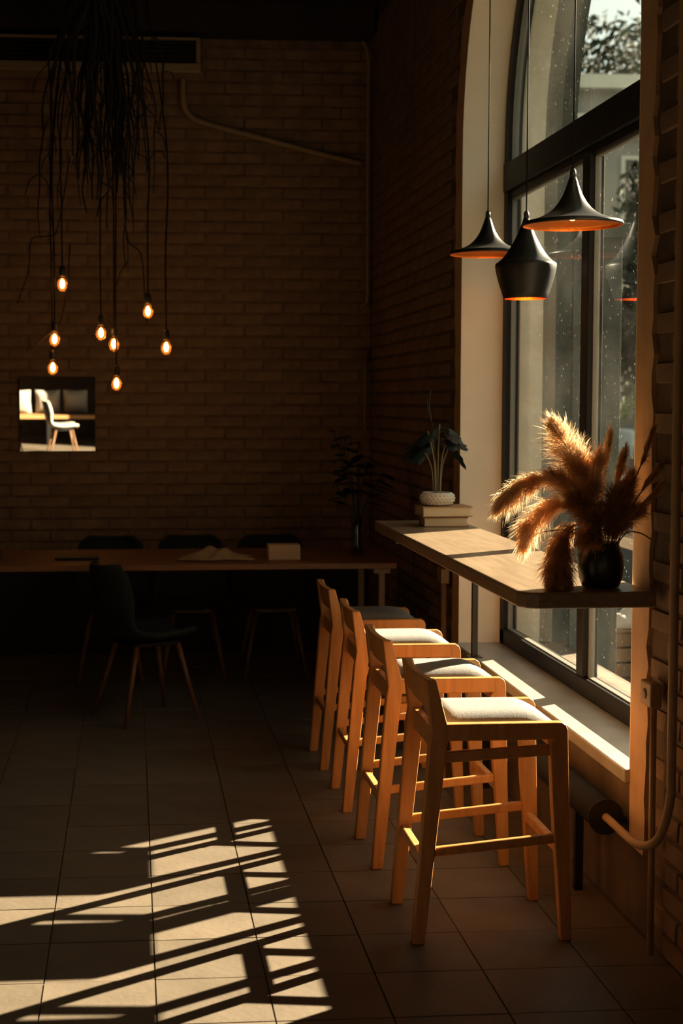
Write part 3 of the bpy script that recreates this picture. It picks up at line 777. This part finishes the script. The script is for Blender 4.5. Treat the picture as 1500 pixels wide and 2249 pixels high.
for pts in ([(-.27, 0, -1.55), (-.33, 0, -1.60), (-.42, .02, -1.62), (-.44, .02, -1.80), (-.50, 0, -1.98)], [(-.25, 0, -2.05), (-.36, .02, -2.18), (-.45, 0, -2.25)], [(.12, 0, -1.6), (.20, 0, -1.7), (.22, 0, -1.95)]):
    MB().tube(smooth_path([(-.2 if pts[0][0] < 0 else .1, 0, pts[0][2] + .4)] + pts, 5), .004, 5).build('root', 'root', rb)

# ------------------------------------------------------------------ air conditioner, pipes on the back wall
ac = empty('air_conditioner', (-.45, BY - .015, 3.70), label='long pale air conditioner unit high on the brick wall', cat='air conditioner')
MB().box(-.86, .90, -.215, -.002, .0, .06).box(-.86, .90, -.215, -.002, .205, .222).box(.872, .90, -.215, -.002, .06, .205).box(-.86, -.832, -.215, -.002, .06, .205).build('body', 'ac_body', ac, .008)
MB().box(-.832, .872, -.16, -.01, .06, .205).build('inner_case', 'ac_dark', ac)
for k in range(5): MB().box(-.83, .87, -.205, -.165, .072 + k * .027, .079 + k * .027).build('slat', 'ac_dark', ac)
yb = BY - .045
o = MB().tube(smooth_path([(.345, yb - .04, 3.70), (.345, yb - .04, 3.55), (.385, yb, 3.47), (.50, yb, 3.415), (.92, yb, 3.31), (1.22, yb, 3.235), (1.515, yb, 3.17)], 6), .017, 10).build('drain_pipe', 'pipe_cream'); tag(o, 'slanting cream drain pipe running from the air conditioner across the bricks', 'pipe')
o = MB().tube(smooth_path([(1.64 - .12, yb, 3.96), (1.555, yb, 3.86), (1.556, yb, 3.5), (1.558, yb, 2.6), (1.558, yb, 2.30), (1.545, yb, 2.255), (1.515, yb, 2.24)], 5), .013, 10).build('wall_conduit', 'pipe_cream'); tag(o, 'thin vertical cream conduit beside the corner of the brick wall', 'pipe')
o = MB().tube([(1.545, yb, 1.86), (1.545, yb, 1.42)], .009, 8).build('wall_conduit', 'pipe_cream'); tag(o, 'short cream conduit low in the corner above the dark foliage', 'pipe')
o = MB().box(1.47, 1.56, BY - .055, BY - .016, 1.86, 1.95).build('junction_box', 'mortar', None, .004); tag(o, 'small brown junction box near the corner of the brick wall', 'junction box')

# ------------------------------------------------------------------ pipes on the window wall
o = empty('wall_socket', (1.568, 7.275, 0), label='pale socket box with conduit on the wall under the counter end', cat='socket')
MB().box(-.03, .012, -.05, .05, .705, .78).build('box', 'conduit_pale', o, .005)
MB().tube([(-.005, 0, .707), (-.005, 0, FZ)], .014, 10).build('conduit', 'conduit_pale', o)
o = empty('junction_box', (1.565, 4.295, 0), label='pale junction box with conduit to the floor on the right pier', cat='junction box')
MB().box(-.025, .012, -.045, .045, .70, .775).build('box', 'pipe_tan', o, .006)
MB().lathe([(.0005, .003), (.014, .003), (.016, 0)][::-1], 16).build('knockout', 'pipe_cream', o, loc=(-.026, .0, .738), rot=(0, R(-90), 0))
MB().tube([(-.005, -.02, .702), (-.005, -.025, FZ)], .010, 10).build('conduit', 'pipe_tan', o)
hp = empty('heating_pipe', (1.52, 4.6, .278), label='tan heating pipe bending into black insulation below the sill', cat='pipe')
MB().tube(smooth_path([(.035, -.490, 3.868), (.035, -.490, 1.5), (.035, -.492, .35), (.034, -.490, .19), (.022, -.455, .075), (.01, -.39, .02), (.0, -.30, .0), (.0, -.20, -.003), (.0, -.06, 0), (.0, .03, 0)], 6), .0135, 12).build('bend', 'pipe_tan', hp)
MB().tube([(0, -.015, 0), (0, 2.9, 0)], .052, 20).build('insulation', 'insulation', hp)
MB().tube([(0, -.021, 0), (0, -.013, 0)], .058, 24).build('end_ring', 'insulation', hp)
for yy in (.27, 1.6): MB().box(-.014, .014, yy - .014, yy + .014, -.333, -.04).build('support', 'black_paint', hp)

# ------------------------------------------------------------------ outside
tag(MB().box(WO, 90, -40, 120, -.30, -.12).build('street', 'street'), kind='structure')
tag(MB().box(2.13, 2.37, 7.02, 7.45, -.12, 2.48).box(2.10 + .035, 2.40, 6.99, 7.48, 2.40, 2.47).build('trim_4', 'out_grey', None, .004), kind='structure')   # low pilaster outside beside the window
tag(MB().box(WO, 5.2, -40, 60, -.119, -.02).build('pavement', 'pavement'), kind='structure')
def tree(name, loc, h, r, seed, label, mt='foliage', n=5200, leafs=.16, trunk=.22, flat=1.0):
    q = random.Random(seed)
    t = empty(name, loc, label=label, cat='tree', group='trees across the street')
    b = MB().tube(smooth_path([(0, 0, 0), (q.uniform(-.2, .2), q.uniform(-.2, .2), h * .3), (q.uniform(-.4, .4), q.uniform(-.3, .3), h * .75)], 4), [trunk * (1 - .07 * i) for i in range(9)], 8)
    for _ in range(6):
        a = q.uniform(0, 2 * PI); b.tube(smooth_path([(0, 0, h * q.uniform(.3, .55)), (r * .4 * math.cos(a), r * .4 * math.sin(a), h * .65), (r * .7 * math.cos(a), r * .7 * math.sin(a), h * .78)], 3), [.09] * 6 + [.03], 6)
    b.build('trunk', 'bark', t)
    bl = [(Vector((q.gauss(0, r * .45), q.gauss(0, r * .45), h * .68 + q.gauss(0, h * .14) * flat)), r * q.uniform(.28, .5)) for _ in range(14)]
    f = MB()
    for _ in range(n):
        c, cr = q.choice(bl); d = Vector((q.gauss(0, 1), q.gauss(0, 1), q.gauss(0, 1))).normalized()
        p = c + d * cr * q.random() ** .4
        u = Vector((q.gauss(0, 1), q.gauss(0, 1), q.gauss(0, 1))).normalized(); v_ = u.orthogonal().normalized(); s = leafs * q.uniform(.6, 1.4)
        f.add([p - u * s, p + v_ * s * .5, p + u * s, p - v_ * s * .5], [(0, 1, 2, 3)])
    o = f.build('crown', mt, t); o['kind'] = 'stuff'
    return t
tree('street_tree', (7.7, 17.5, -.12), 13.0, 2.3, 1, 'nearer street tree whose twigs hang into the sky gap', n=3600, leafs=.085, trunk=.14, flat=.5)
tree('street_tree', (19.0, 57.0, -.12), 14.2, 4.6, 2, 'tall dark green tree rising behind the pale building', n=15000, leafs=.21)
tree('street_tree', (11.4, 31.0, -.12), 5.2, 2.0, 5, 'low dark green tree in front of the pale building', n=4200, leafs=.14, flat=1.3)
tree('street_tree', (9.2, 24.0, -.12), 4.6, 1.5, 6, 'small dark green tree glimpsed beside the window mullion', n=3800, leafs=.12, flat=1.3)
def bush(loc, r, seed, mt, label):
    q = random.Random(seed); t = empty('bush', loc, label=label, cat='bush')
    f = MB()
    for _ in range(2600):
        d = Vector((q.gauss(0, 1), q.gauss(0, 1), abs(q.gauss(0, 1)))).normalized(); p = Vector((d.x * r, d.y * r, d.z * r * 1.2 + .1)) * q.random() ** .3
        u = Vector((q.gauss(0, 1), q.gauss(0, 1), q.gauss(0, 1))).normalized(); v_ = u.orthogonal().normalized(); s = .07 * q.uniform(.6, 1.4)
        f.add([p - u * s, p + v_ * s * .5, p + u * s, p - v_ * s * .5], [(0, 1, 2, 3)])
    o = f.build('foliage', mt, t); o['kind'] = 'stuff'
    MB().tube([(0, 0, 0), (0, 0, r * .8)], .04, 6).build('stem', 'bark', t)
bush((14.4, 41.0, -.12), 1.7, 8, 'foliage_lit', 'yellow green sunlit bush above the parked car')
# building behind the trees
bd = empty('pale_building', (17.5, 43.5, -.12), label='pale old building with cornices across the street', cat='building')
MB().box(-8, 8, 0, 6, 0, 10.9).build('wall', 'facade', bd)
MB().box(-8.3, 8.3, -.5, 6.3, 10.9, 11.3).build('cornice', 'facade_trim', bd)
MB().box(-8.15, 8.15, -.25, 6.15, 9.55, 10.2).build('string_course', 'facade_trim', bd)
for zz in (1.2, 4.0, 6.8):
    for k in range(7):
        x = -6.9 + k * 2.3
        wf = MB().box(x - .62, x + .62, -.12, .05, zz - .1, zz + 2.2).build('window_frame', 'facade_trim', bd)
        MB().box(x - .5, x + .5, -.14, -.10, zz, zz + 2.08).build('pane', 'pane_dark', wf)
def sky_block_house(loc, w_, h, d, cols, rows, label):  # unseen houses added to cut sky light, spaced to let the sun through
    t = empty('sky_block_house', loc, label=label, cat='building', group='unseen houses added to block sky light')
    MB().box(0, d, -w_ / 2, w_ / 2, 0, h).build('wall', 'facade', t)
    MB().box(-.4, d + .2, -w_ / 2 - .2, w_ / 2 + .2, h, h + .5).build('cornice', 'facade_trim', t)
    for r_ in range(rows):
        for k in range(cols):
            y = -w_ / 2 + (k + .5) * w_ / cols; z = 1.0 + r_ * (h - 1.4) / rows
            wf = MB().box(-.10, .05, y - .65, y + .65, z - .1, z + 2.0).build('window_frame', 'facade_trim', t)
            MB().box(-.12, -.08, y - .52, y + .52, z, z + 1.9).build('pane', 'pane_dark', wf)
sky_block_house((14.0, -15.0, -.12), 38.0, 12.5, 8.0, 12, 3, 'long unseen row house added to block sky light, nearer than the sunny gap')
sky_block_house((15.5, 28.5, -.12), 12.0, 11.0, 8.0, 4, 3, 'unseen house added to block sky light, past the sunny gap')
# parked car
ca = empty('parked_car', (13.45, 37.0, -.12), R(-12), label='pale car parked on the street beyond the window', cat='car')
body = [(-2.15, .45), (-2.2, .62), (-2.12, .95), (-1.2, 1.02), (.75, 1.0), (1.75, .88), (2.1, .70), (2.15, .40), (1.9, .28), (-1.95, .28)]
MB().prism([(a, z) for a, z in body], -.86, .86, 'y').build('body', 'car_white', ca, .08, seg=3, rot=(0, 0, R(90)))
cab = MB(); bs = [(-1.75, 1.0, .78), (-1.35, 1.45, .62), (.05, 1.47, .62), (.95, .99, .78)]
cab.add([(x, y * s, z) for s in (-1, 1) for x, z, y in bs], [(3, 2, 1, 0), (4, 5, 6, 7), (0, 1, 5, 4), (1, 2, 6, 5), (2, 3, 7, 6), (3, 0, 4, 7)])
cab.build('cabin_glass', 'car_glass', ca, .04, rot=(0, 0, R(90)))
rf = MB(); rf.add([(x, y, z) for z in (1.455, 1.50) for x, y in ((-1.38, -.62), (.08, -.62), (.08, .62), (-1.38, .62))], [(3, 2, 1, 0), (4, 5, 6, 7), (0, 1, 5, 4), (1, 2, 6, 5), (2, 3, 7, 6), (3, 0, 4, 7)])
rf.build('roof', 'car_white', ca, .015, rot=(0, 0, R(90)))
for sy in (-1, 1):
    for sx in (-1.35, 1.35):
        MB().tube([(sy * .70, sx, .32), (sy * .88, sx, .32)], .32, 20).build('wheel', 'tyre', ca)
    MB().box(sy * .62 - .14, sy * .62 + .14, -2.21, -2.12, .72, .84).build('tail_light', 'tail_red', ca)
# low crate with a cloth just outside
cr = empty('wooden_crate', (2.95, 8.62, -.02), R(8), label='low slatted wooden crate outside the lower window pane', cat='crate')
for k in range(3):
    for (x0, x1, y0, y1) in ((-.25, .25, -.18, -.165), (-.25, .25, .165, .18)):
        MB().box(x0, x1, y0, y1, .01 + k * .09, .085 + k * .09).build('slat', 'crate_wood', cr)
    for xx in (-.25, .235): MB().box(xx, xx + .015, -.164, .164, .01 + k * .09, .085 + k * .09).build('slat', 'crate_wood', cr)
for sx in (-.22, .22):
    for sy in (-.15, .15): MB().box(sx - .015, sx + .015, sy - .015, sy + .015, 0, .27).build('corner_post', 'crate_wood', cr)
MB().box(-.25, .25, -.18, .18, .2705, .285).build('lid', 'crate_wood', cr)
b = MB(); vs = []; n = 12
for i in range(n + 1):
    for j in range(n + 1):
        u = -1 + 2 * i / n; v_ = -1 + 2 * j / n; e = (1 - u * u) * (1 - v_ * v_)
        vs.append((.17 * u, .14 * v_, .004 + .09 * e * (1 + .4 * math.sin(6 * u + 3 * v_))))
fs = [(i * (n + 1) + j, (i + 1) * (n + 1) + j, (i + 1) * (n + 1) + j + 1, i * (n + 1) + j + 1) for i in range(n) for j in range(n)]
o = b.add(vs, fs, True).build('folded_cloth', 'white_cloth', None, loc=(2.98, 8.6, .2655)); sd = o.modifiers.new('thick', 'SOLIDIFY'); sd.thickness = .004; sd.offset = 1
tag(o, 'white cloth heaped on the wooden crate outside', 'cloth')
